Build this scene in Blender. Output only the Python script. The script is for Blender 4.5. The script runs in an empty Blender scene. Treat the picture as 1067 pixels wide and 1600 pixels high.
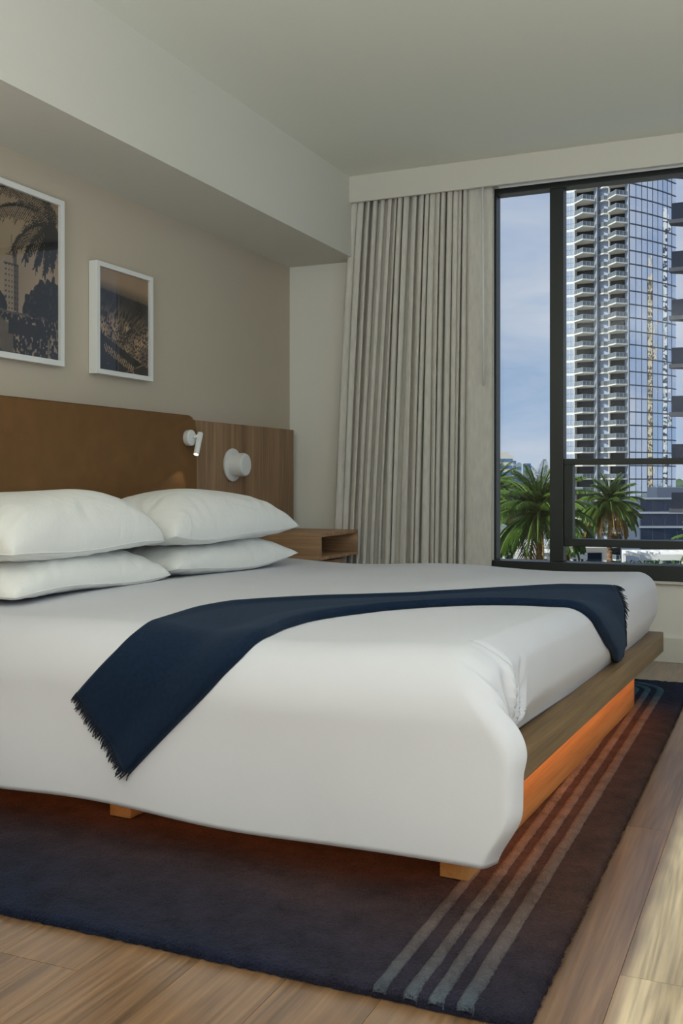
import bpy, bmesh, math, random
import numpy as np
from mathutils import Vector, Matrix

C = bpy.context.scene.collection
SC = bpy.context.scene
R = math.radians
rnd = random.Random(7)

# ------------------------------------------------------------------ camera
F_PX, EYE, HOR = 1586.0, 0.92, 750.0
YAW = R(23.9)
cam = bpy.data.cameras.new('camera')
cam.sensor_fit = 'AUTO'; cam.sensor_width = 36.0
cam.lens = F_PX / 1600 * 36.0
cam.shift_y = (HOR - 800) / 1600
cam.clip_end = 6000
camo = bpy.data.objects.new('camera', cam); C.objects.link(camo)
camo.location = (0, 0, EYE); camo.rotation_euler = (R(90), 0, YAW)
SC.camera = camo

# ------------------------------------------------------------------ colour management
vs = SC.view_settings
vs.view_transform = 'Standard'; vs.look = 'None'; vs.gamma = 1.0
vs.use_curve_mapping = False
vs.exposure = 0.14
SC.cycles.use_denoising = True
SC.cycles.max_bounces = 8; SC.cycles.diffuse_bounces = 5; SC.cycles.transparent_max_bounces = 12
SC.cycles.caustics_reflective = False; SC.cycles.caustics_refractive = False
SC.cycles.sample_clamp_indirect = 6.0

def lin(c):
    return tuple((v/255/12.92 if v/255 <= .04045 else ((v/255+.055)/1.055)**2.4) for v in c) + (1.0,)

# ------------------------------------------------------------------ sky
w = bpy.data.worlds.new('sky'); SC.world = w; w.use_nodes = True
nt = w.node_tree; nt.nodes.clear(); N = nt.nodes.new; L = nt.links.new
wo = N('ShaderNodeOutputWorld'); bg = N('ShaderNodeBackground'); L(bg.outputs[0], wo.inputs[0])
tc = N('ShaderNodeTexCoord'); sep = N('ShaderNodeSeparateXYZ'); L(tc.outputs['Generated'], sep.inputs[0])
ramp = N('ShaderNodeValToRGB'); L(sep.outputs[2], ramp.inputs[0])
e = ramp.color_ramp.elements
e[0].position = 0.0; e[0].color = lin((178, 194, 218))
e[1].position = 1.0; e[1].color = lin((96, 128, 180))
for p, c in ((.03, (158, 180, 212)), (.10, (142, 167, 204)), (.25, (160, 176, 208)), (.5, (128, 154, 196))):
    k = e.new(p); k.color = lin(c)
mp = N('ShaderNodeMapping'); L(tc.outputs['Generated'], mp.inputs[0]); mp.inputs['Scale'].default_value = (1.0, 1.0, 4.2)
nz = N('ShaderNodeTexNoise'); L(mp.outputs[0], nz.inputs[0]); nz.inputs['Scale'].default_value = 3.4
nz.inputs['Detail'].default_value = 7; nz.inputs['Roughness'].default_value = .55; nz.inputs['Distortion'].default_value = .35
cr = N('ShaderNodeValToRGB'); L(nz.outputs[0], cr.inputs[0])
cr.color_ramp.elements[0].position = .36; cr.color_ramp.elements[0].color = (0, 0, 0, 1)
cr.color_ramp.elements[1].position = .72; cr.color_ramp.elements[1].color = (1, 1, 1, 1)
mx = N('ShaderNodeMix'); mx.data_type = 'RGBA'; L(cr.outputs[0], mx.inputs[0]); L(ramp.outputs[0], mx.inputs[6])
mx.inputs[7].default_value = lin((202, 205, 219)); L(mx.outputs[2], bg.inputs[0])
bg.inputs[1].default_value = 1.0

# ------------------------------------------------------------------ sun and added fill lights
RIGHT = Vector((math.cos(YAW), math.sin(YAW), 0)); FWD = Vector((-math.sin(YAW), math.cos(YAW), 0))
sun = bpy.data.lights.new('sun', 'SUN'); sun.energy = 4.2; sun.angle = R(.6); sun.color = (1, .955, .88)
so = bpy.data.objects.new('sun', sun); C.objects.link(so)
to_sun = RIGHT*-.72 + FWD*-.42 + Vector((0, 0, .60))
so.rotation_euler = to_sun.to_track_quat('Z', 'Y').to_euler()

def area(name, loc, target, sx, sy, power, col=(1, 1, 1), spread=180):
    l = bpy.data.lights.new(name, 'AREA'); l.shape = 'RECTANGLE'; l.size = sx; l.size_y = sy
    l.energy = power; l.color = col; l.spread = R(spread)
    o = bpy.data.objects.new(name, l); C.objects.link(o); o.location = loc
    o.rotation_euler = (Vector(loc)-Vector(target)).to_track_quat('Z', 'Y').to_euler()
    return o
# added unseen fills: one behind the camera, two aimed up at the ceiling
area('camera_fill', (.9, -1.9, 1.6), (-1.0, 3.5, 1.2), 2.2, 1.6, 26, (.92, .96, 1))
area('ceiling_fill', (1.1, 1.7, 1.85), (1.1, 1.71, 4), .6, .6, 40, (.94, .978, 1))
area('soffit_fill', (-1.25, -.6, 1.02), (-1.25, -.59, 3), .8, .8, 96, (.92, .96, 1))
# added spot out of view, throws the bright patch onto the floor planks
gl = bpy.data.lights.new('floor_patch_spot', 'SPOT'); gl.energy = 30000; gl.color = (.52, .81, 1); gl.spot_size = R(34); gl.spot_blend = .05; gl.shadow_soft_size = .05
glo = bpy.data.objects.new('floor_patch_spot', gl); C.objects.link(glo); glo.location = (7.75, 2.3, 9.6)
glo.rotation_euler = (Vector((7.75, 2.3, 9.6))-Vector((.6, 2.1, 0))).to_track_quat('Z', 'Y').to_euler()
# daylight portal of the window
pl = area('window_portal', (-.1, 5.47, 1.48), (-.1, 0, 1.48), 2.8, 2.0, 1)
pl.data.cycles.is_portal = True

# ------------------------------------------------------------------ materials
def new_mat(name):
    m = bpy.data.materials.new(name); m.use_nodes = True
    t = m.node_tree; b = t.nodes['Principled BSDF']
    return m, t, b
def plain(name, col, rough=.6, metal=0, spec=.5, bump=0, bscale=200, noise=0, nscale=8):
    m, t, b = new_mat(name); c = lin(col)
    b.inputs['Base Color'].default_value = c; b.inputs['Roughness'].default_value = rough
    b.inputs['Metallic'].default_value = metal; b.inputs['Specular IOR Level'].default_value = spec
    tcn = t.nodes.new('ShaderNodeTexCoord')
    if noise:
        n = t.nodes.new('ShaderNodeTexNoise'); t.links.new(tcn.outputs['Object'], n.inputs[0]); n.inputs['Scale'].default_value = nscale
        n.inputs['Detail'].default_value = 5
        r = t.nodes.new('ShaderNodeValToRGB'); t.links.new(n.outputs[0], r.inputs[0])
        r.color_ramp.elements[0].position = .3; r.color_ramp.elements[1].position = .7
        r.color_ramp.elements[0].color = tuple(v*(1-noise) for v in c[:3])+(1,)
        r.color_ramp.elements[1].color = tuple(min(1, v*(1+noise)) for v in c[:3])+(1,)
        t.links.new(r.outputs[0], b.inputs['Base Color'])
    if bump:
        n2 = t.nodes.new('ShaderNodeTexNoise'); t.links.new(tcn.outputs['Object'], n2.inputs[0]); n2.inputs['Scale'].default_value = bscale
        bm_ = t.nodes.new('ShaderNodeBump'); bm_.inputs['Strength'].default_value = bump; bm_.inputs['Distance'].default_value = .01
        t.links.new(n2.outputs[0], bm_.inputs['Height']); t.links.new(bm_.outputs[0], b.inputs['Normal'])
    return m
def wood(name, c1, c2, axis='X', scale=1.0, rough=.5, spec=.4, per_object=.0, bump=.15, coat=0, fine=1.0, lines=False):
    """oak-like grain stretched along one object axis"""
    m, t, b = new_mat(name); N = t.nodes.new; K = t.links.new
    tcn = N('ShaderNodeTexCoord'); oi = N('ShaderNodeObjectInfo')
    off = N('ShaderNodeVectorMath'); off.operation = 'MULTIPLY_ADD'
    cx = N('ShaderNodeCombineXYZ')
    for i in range(3): K(oi.outputs['Random'], cx.inputs[i])
    K(cx.outputs[0], off.inputs[0]); off.inputs[1].default_value = (17, 31, 23); K(tcn.outputs['Object'], off.inputs[2])
    mpn = N('ShaderNodeMapping'); K(off.outputs[0], mpn.inputs[0])
    s = [26*scale]*3; s['XYZ'.index(axis)] = 1.3*scale; mpn.inputs['Scale'].default_value = s
    n = N('ShaderNodeTexNoise'); K(mpn.outputs[0], n.inputs[0]); n.inputs['Scale'].default_value = 1; n.inputs['Detail'].default_value = 6
    n.inputs['Roughness'].default_value = .62; n.inputs['Distortion'].default_value = .5
    mp2 = N('ShaderNodeMapping'); K(off.outputs[0], mp2.inputs[0])
    s2 = [170*scale*fine]*3; s2['XYZ'.index(axis)] = 5*scale; mp2.inputs['Scale'].default_value = s2
    n2 = N('ShaderNodeTexNoise'); K(mp2.outputs[0], n2.inputs[0]); n2.inputs['Scale'].default_value = 1; n2.inputs['Detail'].default_value = 3
    add = N('ShaderNodeMath'); add.operation = 'MULTIPLY_ADD'; K(n2.outputs[0], add.inputs[0]); add.inputs[1].default_value = .45; K(n.outputs[0], add.inputs[2])
    r = N('ShaderNodeValToRGB'); K(add.outputs[0], r.inputs[0])
    r.color_ramp.elements[0].position = .50; r.color_ramp.elements[0].color = lin(c1)
    r.color_ramp.elements[1].position = .92; r.color_ramp.elements[1].color = lin(c2)
    hs = N('ShaderNodeHueSaturation'); K(r.outputs[0], hs.inputs['Color'])
    mm = N('ShaderNodeMapRange'); K(oi.outputs['Random'], mm.inputs[0]); mm.inputs[3].default_value = 1-per_object; mm.inputs[4].default_value = 1+per_object
    K(mm.outputs[0], hs.inputs['Value']); K(hs.outputs[0], b.inputs['Base Color'])
    h = add
    if lines:
        mp3 = N('ShaderNodeMapping'); K(off.outputs[0], mp3.inputs[0]); s3 = [9.]*3; s3['XYZ'.index(axis)] = .55; mp3.inputs['Scale'].default_value = s3
        wv = N('ShaderNodeTexNoise'); K(mp3.outputs[0], wv.inputs[0]); wv.inputs['Scale'].default_value = 1; wv.inputs['Detail'].default_value = 1
        sn = N('ShaderNodeMath'); sn.operation = 'MULTIPLY'; K(wv.outputs[0], sn.inputs[0]); sn.inputs[1].default_value = 90
        s_ = N('ShaderNodeMath'); s_.operation = 'SINE'; K(sn.outputs[0], s_.inputs[0])
        va = N('ShaderNodeMath'); va.operation = 'MULTIPLY_ADD'; K(s_.outputs[0], va.inputs[0]); va.inputs[1].default_value = .10; va.inputs[2].default_value = 1
        vm = N('ShaderNodeMath'); vm.operation = 'MULTIPLY'; K(va.outputs[0], vm.inputs[0]); K(mm.outputs[0], vm.inputs[1]); K(vm.outputs[0], hs.inputs['Value'])
        h = N('ShaderNodeMath'); h.operation = 'MULTIPLY_ADD'; K(s_.outputs[0], h.inputs[0]); h.inputs[1].default_value = .22; K(add.outputs[0], h.inputs[2])
    bp = N('ShaderNodeBump'); bp.inputs['Strength'].default_value = bump; bp.inputs['Distance'].default_value = .004
    K(h.outputs[0], bp.inputs['Height']); K(bp.outputs[0], b.inputs['Normal'])
    b.inputs['Roughness'].default_value = rough; b.inputs['Specular IOR Level'].default_value = spec
    b.inputs['Coat Weight'].default_value = coat
    return m
def fabric(name, col, rough=.9, bump=.2, bscale=900, noise=.06, nscale=30, sheen=.0, stretch=None):
    m, t, b = new_mat(name); N = t.nodes.new; K = t.links.new; c = lin(col)
    tcn = N('ShaderNodeTexCoord')
    mp_ = N('ShaderNodeMapping'); K(tcn.outputs['Object'], mp_.inputs[0])
    if stretch: mp_.inputs['Scale'].default_value = stretch
    n = N('ShaderNodeTexNoise'); K(mp_.outputs[0], n.inputs[0]); n.inputs['Scale'].default_value = nscale; n.inputs['Detail'].default_value = 6
    r = N('ShaderNodeValToRGB'); K(n.outputs[0], r.inputs[0])
    r.color_ramp.elements[0].position = .3; r.color_ramp.elements[1].position = .7
    r.color_ramp.elements[0].color = tuple(v*(1-noise) for v in c[:3])+(1,); r.color_ramp.elements[1].color = tuple(min(1, v*(1+noise)) for v in c[:3])+(1,)
    K(r.outputs[0], b.inputs['Base Color'])
    n2 = N('ShaderNodeTexNoise'); K(tcn.outputs['Object'], n2.inputs[0]); n2.inputs['Scale'].default_value = bscale; n2.inputs['Detail'].default_value = 2
    bp = N('ShaderNodeBump'); bp.inputs['Strength'].default_value = bump; bp.inputs['Distance'].default_value = .002
    K(n2.outputs[0], bp.inputs['Height']); K(bp.outputs[0], b.inputs['Normal'])
    b.inputs['Roughness'].default_value = rough; b.inputs['Sheen Weight'].default_value = sheen; b.inputs['Specular IOR Level'].default_value = .2
    return m
def emit(name, col, strength):
    m, t, b = new_mat(name); b.inputs['Base Color'].default_value = lin(col)
    b.inputs['Emission Color'].default_value = lin(col); b.inputs['Emission Strength'].default_value = strength
    return m
def thin_glass(name, tint=(.93, .96, .95), refl=.08):
    m = bpy.data.materials.new(name); m.use_nodes = True; t = m.node_tree; t.nodes.clear(); N = t.nodes.new; K = t.links.new
    o = N('ShaderNodeOutputMaterial'); mixs = N('ShaderNodeMixShader'); tr = N('ShaderNodeBsdfTransparent'); gl = N('ShaderNodeBsdfGlossy')
    tr.inputs[0].default_value = (*tint, 1); gl.inputs['Roughness'].default_value = .02
    lw = N('ShaderNodeFresnel'); lw.inputs[0].default_value = 1.45
    ge = N('ShaderNodeNewGeometry'); su = N('ShaderNodeMath'); su.operation = 'SUBTRACT'; su.inputs[0].default_value = 1; K(ge.outputs['Backfacing'], su.inputs[1])
    mu = N('ShaderNodeMath'); mu.operation = 'MULTIPLY'; K(lw.outputs[0], mu.inputs[0]); K(su.outputs[0], mu.inputs[1])
    K(mu.outputs[0], mixs.inputs[0]); K(tr.outputs[0], mixs.inputs[1]); K(gl.outputs[0], mixs.inputs[2]); K(mixs.outputs[0], o.inputs[0])
    return m
def facade_glass(name, col, metal=.75, rough=.04, bump=.10, bscale=.35):
    m, t, b = new_mat(name); N = t.nodes.new; K = t.links.new
    b.inputs['Base Color'].default_value = lin(col); b.inputs['Metallic'].default_value = metal; b.inputs['Roughness'].default_value = rough
    g = N('ShaderNodeNewGeometry'); n = N('ShaderNodeTexNoise'); K(g.outputs['Position'], n.inputs[0]); n.inputs['Scale'].default_value = bscale; n.inputs['Detail'].default_value = 2
    bp = N('ShaderNodeBump'); bp.inputs['Strength'].default_value = bump; bp.inputs['Distance'].default_value = .25
    K(n.outputs[0], bp.inputs['Height']); K(bp.outputs[0], b.inputs['Normal'])
    return m
M = {}
M['wall_beige'] = plain('wall_beige', (194, 184, 166), .85, bump=.05, bscale=300)
M['wall_white'] = plain('wall_white', (230, 229, 221), .85, bump=.05, bscale=300)
M['soffit'] = plain('soffit', (216, 215, 206), .9, bump=.04, bscale=300)
M['ceiling'] = plain('ceiling', (228, 230, 219), .9, bump=.05, bscale=250)
M['trim_white'] = plain('trim_white', (214, 212, 202), .6)
M['dark_metal'] = plain('dark_metal', (30, 36, 33), .42, spec=.5)
M['glass'] = thin_glass('window_glass')
M['picture_glass'] = thin_glass('picture_glass', (1, 1, 1))
M['white_paint'] = plain('white_paint', (228, 230, 228), .4)
M['plank'] = wood('oak_plank', (92, 66, 41), (146, 112, 79), 'Y', .8, .30, .8, .06, .30, coat=.6, lines=True)
M['plank'].node_tree.nodes['Principled BSDF'].inputs['Coat Roughness'].default_value = .22
M['bed_wood'] = wood('bed_oak', (104, 82, 54), (142, 115, 79), 'Y', 1.0, .5)
M['bed_wood_x'] = wood('bed_oak_across', (128, 98, 64), (172, 138, 96), 'X', 1.0, .5)
M['beam_wood'] = wood('beam_oak', (168, 118, 66), (200, 150, 92), 'Y', 1.0, .5)
M['panel_wood'] = wood('walnut_panel', (120, 93, 68), (172, 140, 108), 'Z', .55, .55, .3, 0, .1)
M['stand_wood'] = wood('nightstand_oak', (146, 112, 80), (192, 156, 120), 'X', 1.0, .5)
M['leather'] = plain('brown_leather', (120, 86, 48), .55, spec=.25, bump=.25, bscale=420, noise=.08, nscale=14)
M['leather_edge'] = plain('leather_edge', (96, 62, 28), .5, bump=.1)
M['linen'] = fabric('white_linen', (210, 211, 217), .85, .12, 700, .012, 5)
M['pillow'] = fabric('white_pillowcase', (235, 236, 233), .85, .12, 700, .012, 5)
t_ = M['pillow'].node_tree; w1 = t_.nodes.new('ShaderNodeTexNoise'); w1.inputs['Scale'].default_value = 5.5; w1.inputs['Detail'].default_value = 4; w1.inputs['Distortion'].default_value = 1.6
w2 = t_.nodes.new('ShaderNodeTexCoord'); t_.links.new(w2.outputs['Object'], w1.inputs[0]); w3 = t_.nodes.new('ShaderNodeBump'); w3.inputs['Strength'].default_value = .35; w3.inputs['Distance'].default_value = .03
t_.links.new(w1.outputs[0], w3.inputs['Height']); t_.links.new(w3.outputs[0], [n for n in t_.nodes if n.type == 'BUMP' and n != w3][0].inputs['Normal'])
M['curtain'] = fabric('linen_curtain', (210, 207, 199), .95, .25, 700, .07, 60, 0, (1, 1, .25))
M['throw'] = fabric('navy_wool', (14, 31, 53), .95, .5, 500, .25, 90, .08)
M['throw'].node_tree.nodes['Principled BSDF'].inputs['Sheen Tint'].default_value = (.45, .7, 1, 1)  # blue of the window's skylight put into the sheen tint
M['throw_fringe'] = fabric('navy_fringe', (14, 24, 40), .95, .3, 500, .1, 90, .1)
M['lamp_tip'] = emit('lamp_tip', (255, 240, 215), 3.0)
M['led'] = emit('led_strip', (255, 150, 60), 3.0)

# ------------------------------------------------------------------ mesh helpers
class MB:
    def __init__(s): s.bm = bmesh.new()
    def box(s, x0, x1, y0, y1, z0, z1, bev=0):
        vs_ = [s.bm.verts.new(p) for p in ((x0,y0,z0),(x1,y0,z0),(x1,y1,z0),(x0,y1,z0),(x0,y0,z1),(x1,y0,z1),(x1,y1,z1),(x0,y1,z1))]
        fs = [s.bm.faces.new([vs_[i] for i in f]) for f in ((3,2,1,0),(4,5,6,7),(0,1,5,4),(1,2,6,5),(2,3,7,6),(3,0,4,7))]
        if bev:
            es = {e for f in fs for e in f.edges}
            bmesh.ops.bevel(s.bm, geom=list(es), offset=bev, segments=2, affect='EDGES', profile=.6)
        return s
    def hexa(s, p):     # eight corner points, bottom ring then top ring
        vs_ = [s.bm.verts.new(q) for q in p]
        for f in ((3,2,1,0),(4,5,6,7),(0,1,5,4),(1,2,6,5),(2,3,7,6),(3,0,4,7)): s.bm.faces.new([vs_[i] for i in f])
        return s
    def prism(s, poly, z0, z1):
        a = [s.bm.verts.new((x, y, z0)) for x, y in poly]; b = [s.bm.verts.new((x, y, z1)) for x, y in poly]
        n = len(poly); s.bm.faces.new(a[::-1]); s.bm.faces.new(b)
        for i in range(n): s.bm.faces.new((a[i], a[(i+1) % n], b[(i+1) % n], b[i]))
        return s
    def quad(s, a, b, c, d):
        s.bm.faces.new([s.bm.verts.new(p) for p in (a, b, c, d)]); return s
    def tri(s, a, b, c):
        s.bm.faces.new([s.bm.verts.new(p) for p in (a, b, c)]); return s
    def tube(s, pts, rad, n=8, caps=True):
        pts = [Vector(p) for p in pts]; rings = []
        for i, p in enumerate(pts):
            d = (pts[min(i+1, len(pts)-1)] - pts[max(i-1, 0)]).normalized()
            u = d.cross(Vector((0, 0, 1)));
            if u.length < 1e-3: u = d.cross(Vector((1, 0, 0)))
            u.normalize(); v = d.cross(u)
            r_ = rad[i] if isinstance(rad, (list, tuple)) else rad
            rings.append([s.bm.verts.new(p + (u*math.cos(2*math.pi*k/n) + v*math.sin(2*math.pi*k/n))*r_) for k in range(n)])
        for a, b in zip(rings, rings[1:]):
            for k in range(n): s.bm.faces.new((a[k], a[(k+1) % n], b[(k+1) % n], b[k]))
        if caps: s.bm.faces.new(rings[0][::-1]); s.bm.faces.new(rings[-1])
        return s
    def grid(s, P):      # P[i][j] points
        V = [[s.bm.verts.new(p) for p in row] for row in P]
        for i in range(len(V)-1):
            for j in range(len(V[0])-1):
                s.bm.faces.new((V[i][j], V[i+1][j], V[i+1][j+1], V[i][j+1]))
        return V
    def build(s, name, mat, parent=None, loc=(0, 0, 0), smooth=False, recalc=True):
        if recalc: bmesh.ops.recalc_face_normals(s.bm, faces=s.bm.faces)
        me = bpy.data.meshes.new(name); s.bm.to_mesh(me); s.bm.free()
        if smooth:
            for p in me.polygons: p.use_smooth = True
        me.materials.append(mat)
        o = bpy.data.objects.new(name, me); C.objects.link(o); o.location = loc
        if parent: o.parent = parent
        return o
def tag(o, label=None, cat=None, group=None, kind=None):
    if label: o['label'] = label
    if cat: o['category'] = cat
    if group: o['group'] = group
    if kind: o['kind'] = kind
    return o
def empty(name, loc=(0, 0, 0), rz=0):
    o = bpy.data.objects.new(name, None); C.objects.link(o); o.location = loc; o.rotation_euler = (0, 0, rz)
    o.empty_display_size = .1
    return o
def inst(src, parent, loc=(0, 0, 0), rot=(0, 0, 0), scale=(1, 1, 1)):
    o = src.copy(); C.objects.link(o); o.parent = parent; o.location = loc; o.rotation_euler = rot; o.scale = scale
    return o
def auto_smooth(o, ang=35):
    for p in o.data.polygons: p.use_smooth = True
    o.data.set_sharp_from_angle(angle=R(ang))
    return o
def sst(a, b, x):
    t = min(1, max(0, (x-a)/(b-a))); return t*t*(3-2*t)

# ------------------------------------------------------------------ room shell
XL, YW, XR, YB, ZC = -2.71, 5.36, 1.62, -2.5, 2.62
WX0, WX1 = -1.475, 1.30            # window opening
def struct(o): o['kind'] = 'structure'; return o
fl = struct(MB().box(XL, XR, YB, YW, -.06, -.012).build('floor', plain('subfloor', (40, 32, 26), .9)))
# oak planks laid along the room
prnd = random.Random(3); PWID, x, row = .186, XL, 0
while x < XR-.01:
    x1 = min(x+PWID, XR); y = YB - prnd.random()*1.1; row += 1
    while y < YW-.01:
        y1 = y+1.24; a, b = max(y, YB), min(y1, YW-.005)
        if b-a > .03:
            g = .0003
            o = MB().box(-(x1-x)/2+g, (x1-x)/2-g, -(b-a)/2+g, (b-a)/2-g, -.012, 0, .0007).build('plank', M['plank'], fl, ((x+x1)/2, (a+b)/2, 0))
        y = y1
    x = x1
struct(MB().box(XL-.15, XR+.15, YB-.15, YW+.15, ZC, ZC+.12).build('ceiling', M['ceiling']))
struct(MB().box(XL-.15, XL, YB-.15, YW+.15, -.06, ZC).build('wall_left', M['wall_beige']))
SY0, SY1, SZ0, SZ1 = .5, 3.9, .12, 2.475     # added side window, unseen, lets the floor spot in
mb = MB(); mb.box(XR, XR+.15, YB-.15, SY0, -.06, ZC); mb.box(XR, XR+.15, SY1, YW+.15, -.06, ZC)
mb.box(XR, XR+.15, SY0, SY1, -.06, SZ0); mb.box(XR, XR+.15, SY0, SY1, SZ1, ZC)
struct(mb.build('wall_right', M['wall_white']))
w2 = struct(empty('added_window', (XR+.1, SY0, SZ0)))
for b_ in ((0, .05, 0, SY1-SY0, 0, .03), (0, .05, 0, SY1-SY0, SZ1-SZ0-.03, SZ1-SZ0), (0, .05, 0, .03, .03, SZ1-SZ0-.03), (0, .05, SY1-SY0-.03, SY1-SY0, .03, SZ1-SZ0-.03)):
    MB().box(*b_, .003).build('frame', M['dark_metal'], w2)
MB().box(.02, .026, .03, SY1-SY0-.03, .03, SZ1-SZ0-.03).build('pane', M['glass'], w2)
struct(MB().box(XL, XR, YB-.15, YB, -.06, ZC).build('wall_back', M['wall_white']))
mb = MB()
mb.box(XL, WX0, YW, YW+.14, -.06, ZC); mb.box(WX1, XR, YW, YW+.14, -.06, ZC)
mb.box(WX0, WX1, YW, YW+.14, -.06, .405); mb.box(WX0, WX1, YW, YW+.14, 2.50, ZC)
struct(mb.build('wall_window', M['wall_white']))
# dropped soffit above the bed
struct(MB().box(XL, -2.265, YB, YW, 2.175, ZC).build('trim_1', M['soffit']))
# curtain valance, a board under the ceiling with a hollow behind it
struct(MB().box(-2.265, XR, 5.215, 5.235, 2.473, ZC, .002).build('trim_2', M['trim_white']))
# baseboards and the ledge panel below the window
struct(MB().box(-1.55, XR, YW-.014, YW, 0, .123, .003).build('baseboard_window', M['trim_white']))
struct(MB().box(XR-.014, XR, YB, YW-.014, 0, .115, .003).build('baseboard_right', M['trim_white']))
struct(MB().box(-1.48, XR, YW-.03, YW, .395, .411, .003).build('trim_3', M['trim_white']))

# window: dark frame, mullion, sash and its panes
wn = struct(empty('window_1', (WX0, YW, .41)))
def wbox(name, x0, x1, y0, y1, z0, z1, bev=.003, mat='dark_metal'):
    return MB().box(x0-WX0, x1-WX0, y0-YW, y1-YW, z0-.41, z1-.41, bev).build(name, M[mat], wn)
wbox('sill_rail', WX0, WX1, 5.325, 5.46, .411, .488)
wbox('head_rail', WX0, WX1, 5.375, 5.46, 2.468, 2.50)
wbox('jamb', WX0-.03, WX0+.012, 5.375, 5.46, .488, 2.468)
wbox('jamb', WX1-.04, WX1, 5.375, 5.46, .488, 2.468)
wbox('mullion', -1.173, -1.101, 5.375, 5.46, .488, 2.468)
wbox('transom', -1.101, WX1-.04, 5.385, 5.455, 1.000, 1.032)
wbox('sash_stile', -1.099, -1.053, 5.380, 5.450, .606, 1.000)
wbox('sash_rail', -1.099, WX1-.04, 5.380, 5.450, .570, .610)
wbox('pane', WX0+.012, -1.173, 5.415, 5.421, .488, 2.468, 0, 'glass')
wbox('pane', -1.101, WX1-.04, 5.415, 5.421, 1.032, 2.468, 0, 'glass')
wbox('pane', -1.053, WX1-.04, 5.415, 5.421, .610, 1.000, 0, 'glass')
wbox('pane', -1.101, WX1-.04, 5.415, 5.421, .488, .570, 0, 'glass')

# roller blind cassette over the window
rb = tag(empty('roller_blind', (WX0+.035, 5.30, 2.62)), 'white roller blind headrail across the top of the window behind the valance', 'blind')
MB().box(.0, WX1-WX0-.035, -.03, .045, -.128, 0, .004).build('headrail', M['white_paint'], rb)
MB().box(.01, WX1-WX0-.045, .0, .012, -.141, -.128, .003).build('hem_bar', M['white_paint'], rb)

# curtain
crnd = random.Random(5)
NP, NU, NZ = 19, 420, 70
wid = [.65+.7*crnd.random() for _ in range(NP)]; tot = sum(wid); acc = np.cumsum([0]+wid)/tot
depth = [.6+.5*crnd.random() for _ in range(NP+1)]
merge = [crnd.uniform(-1, 1) for _ in range(NP+1)]
ct_top = 2.56
ct = empty('curtain', (-1.90, 5.29, 0)); tag(ct, 'long greige linen curtain hanging in pleats left of the window', 'curtain')
P = []
for i in range(NU+1):
    a = i/NU; row_ = []
    for j in range(NZ+1):
        v = j/NZ; z = .012+(ct_top-.012)*v; low = 1-v
        flat = sst(.80, .86, a)
        xl = -2.262-.150*(low**.8); xr = -1.462-.006*low
        # pleats wander sideways towards the floor
        k = min(NP-1, int(np.searchsorted(acc, a/.84, 'right')-1)) if a < .84 else NP-1
        f = min(1, (a/.84-acc[k])/(acc[k+1]-acc[k])) if a < .84 else 1
        ph = 2*math.pi*(k+f)
        dk = depth[k]*(1-f)+depth[k+1]*f
        mk = merge[k]*(1-f)+merge[k+1]*f
        wander = mk*.030*sst(.05, .9, low)*(math.sin(math.pi*min(1, a/.84))**.5 if 0 < a < .84 else 0)
        A = (.034+.007*math.sin(3*low+k))*dk*(1-flat)*(1+.35*low*mk)
        yy = -A*(math.cos(ph+math.pi)+.22*math.cos(2*ph+.8+k*1.7))
        xx = xl+(xr-xl)*a + wander + .008*math.sin(2*ph)*(1-flat) - .008*math.sin(ph)*(1-flat)*mk
        yy += .010*math.sin(9*a+2.5*low)*low + flat*(.006*math.sin(6*z+a*20)*low-.022+.03*sst(.86,1,a))
        yy = max(-.052, min(.056, yy))
        row_.append((xx+1.90, yy, z))
    P.append(row_)
mb = MB(); mb.grid(P); co = mb.build('cloth', M['curtain'], ct, smooth=True)
sm = co.modifiers.new('thickness', 'SOLIDIFY'); sm.thickness = .003; sm.offset = 0
# rail and wand belong to the curtain
MB().box(-.36, .44, -.012, .012, 2.56, 2.62, .002).build('track', M['white_paint'], ct)
MB().tube([(.402, -.062, 2.50), (.408, -.064, 1.42)], .0055, 8).build('wand', M['white_paint'], ct, smooth=True)

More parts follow.
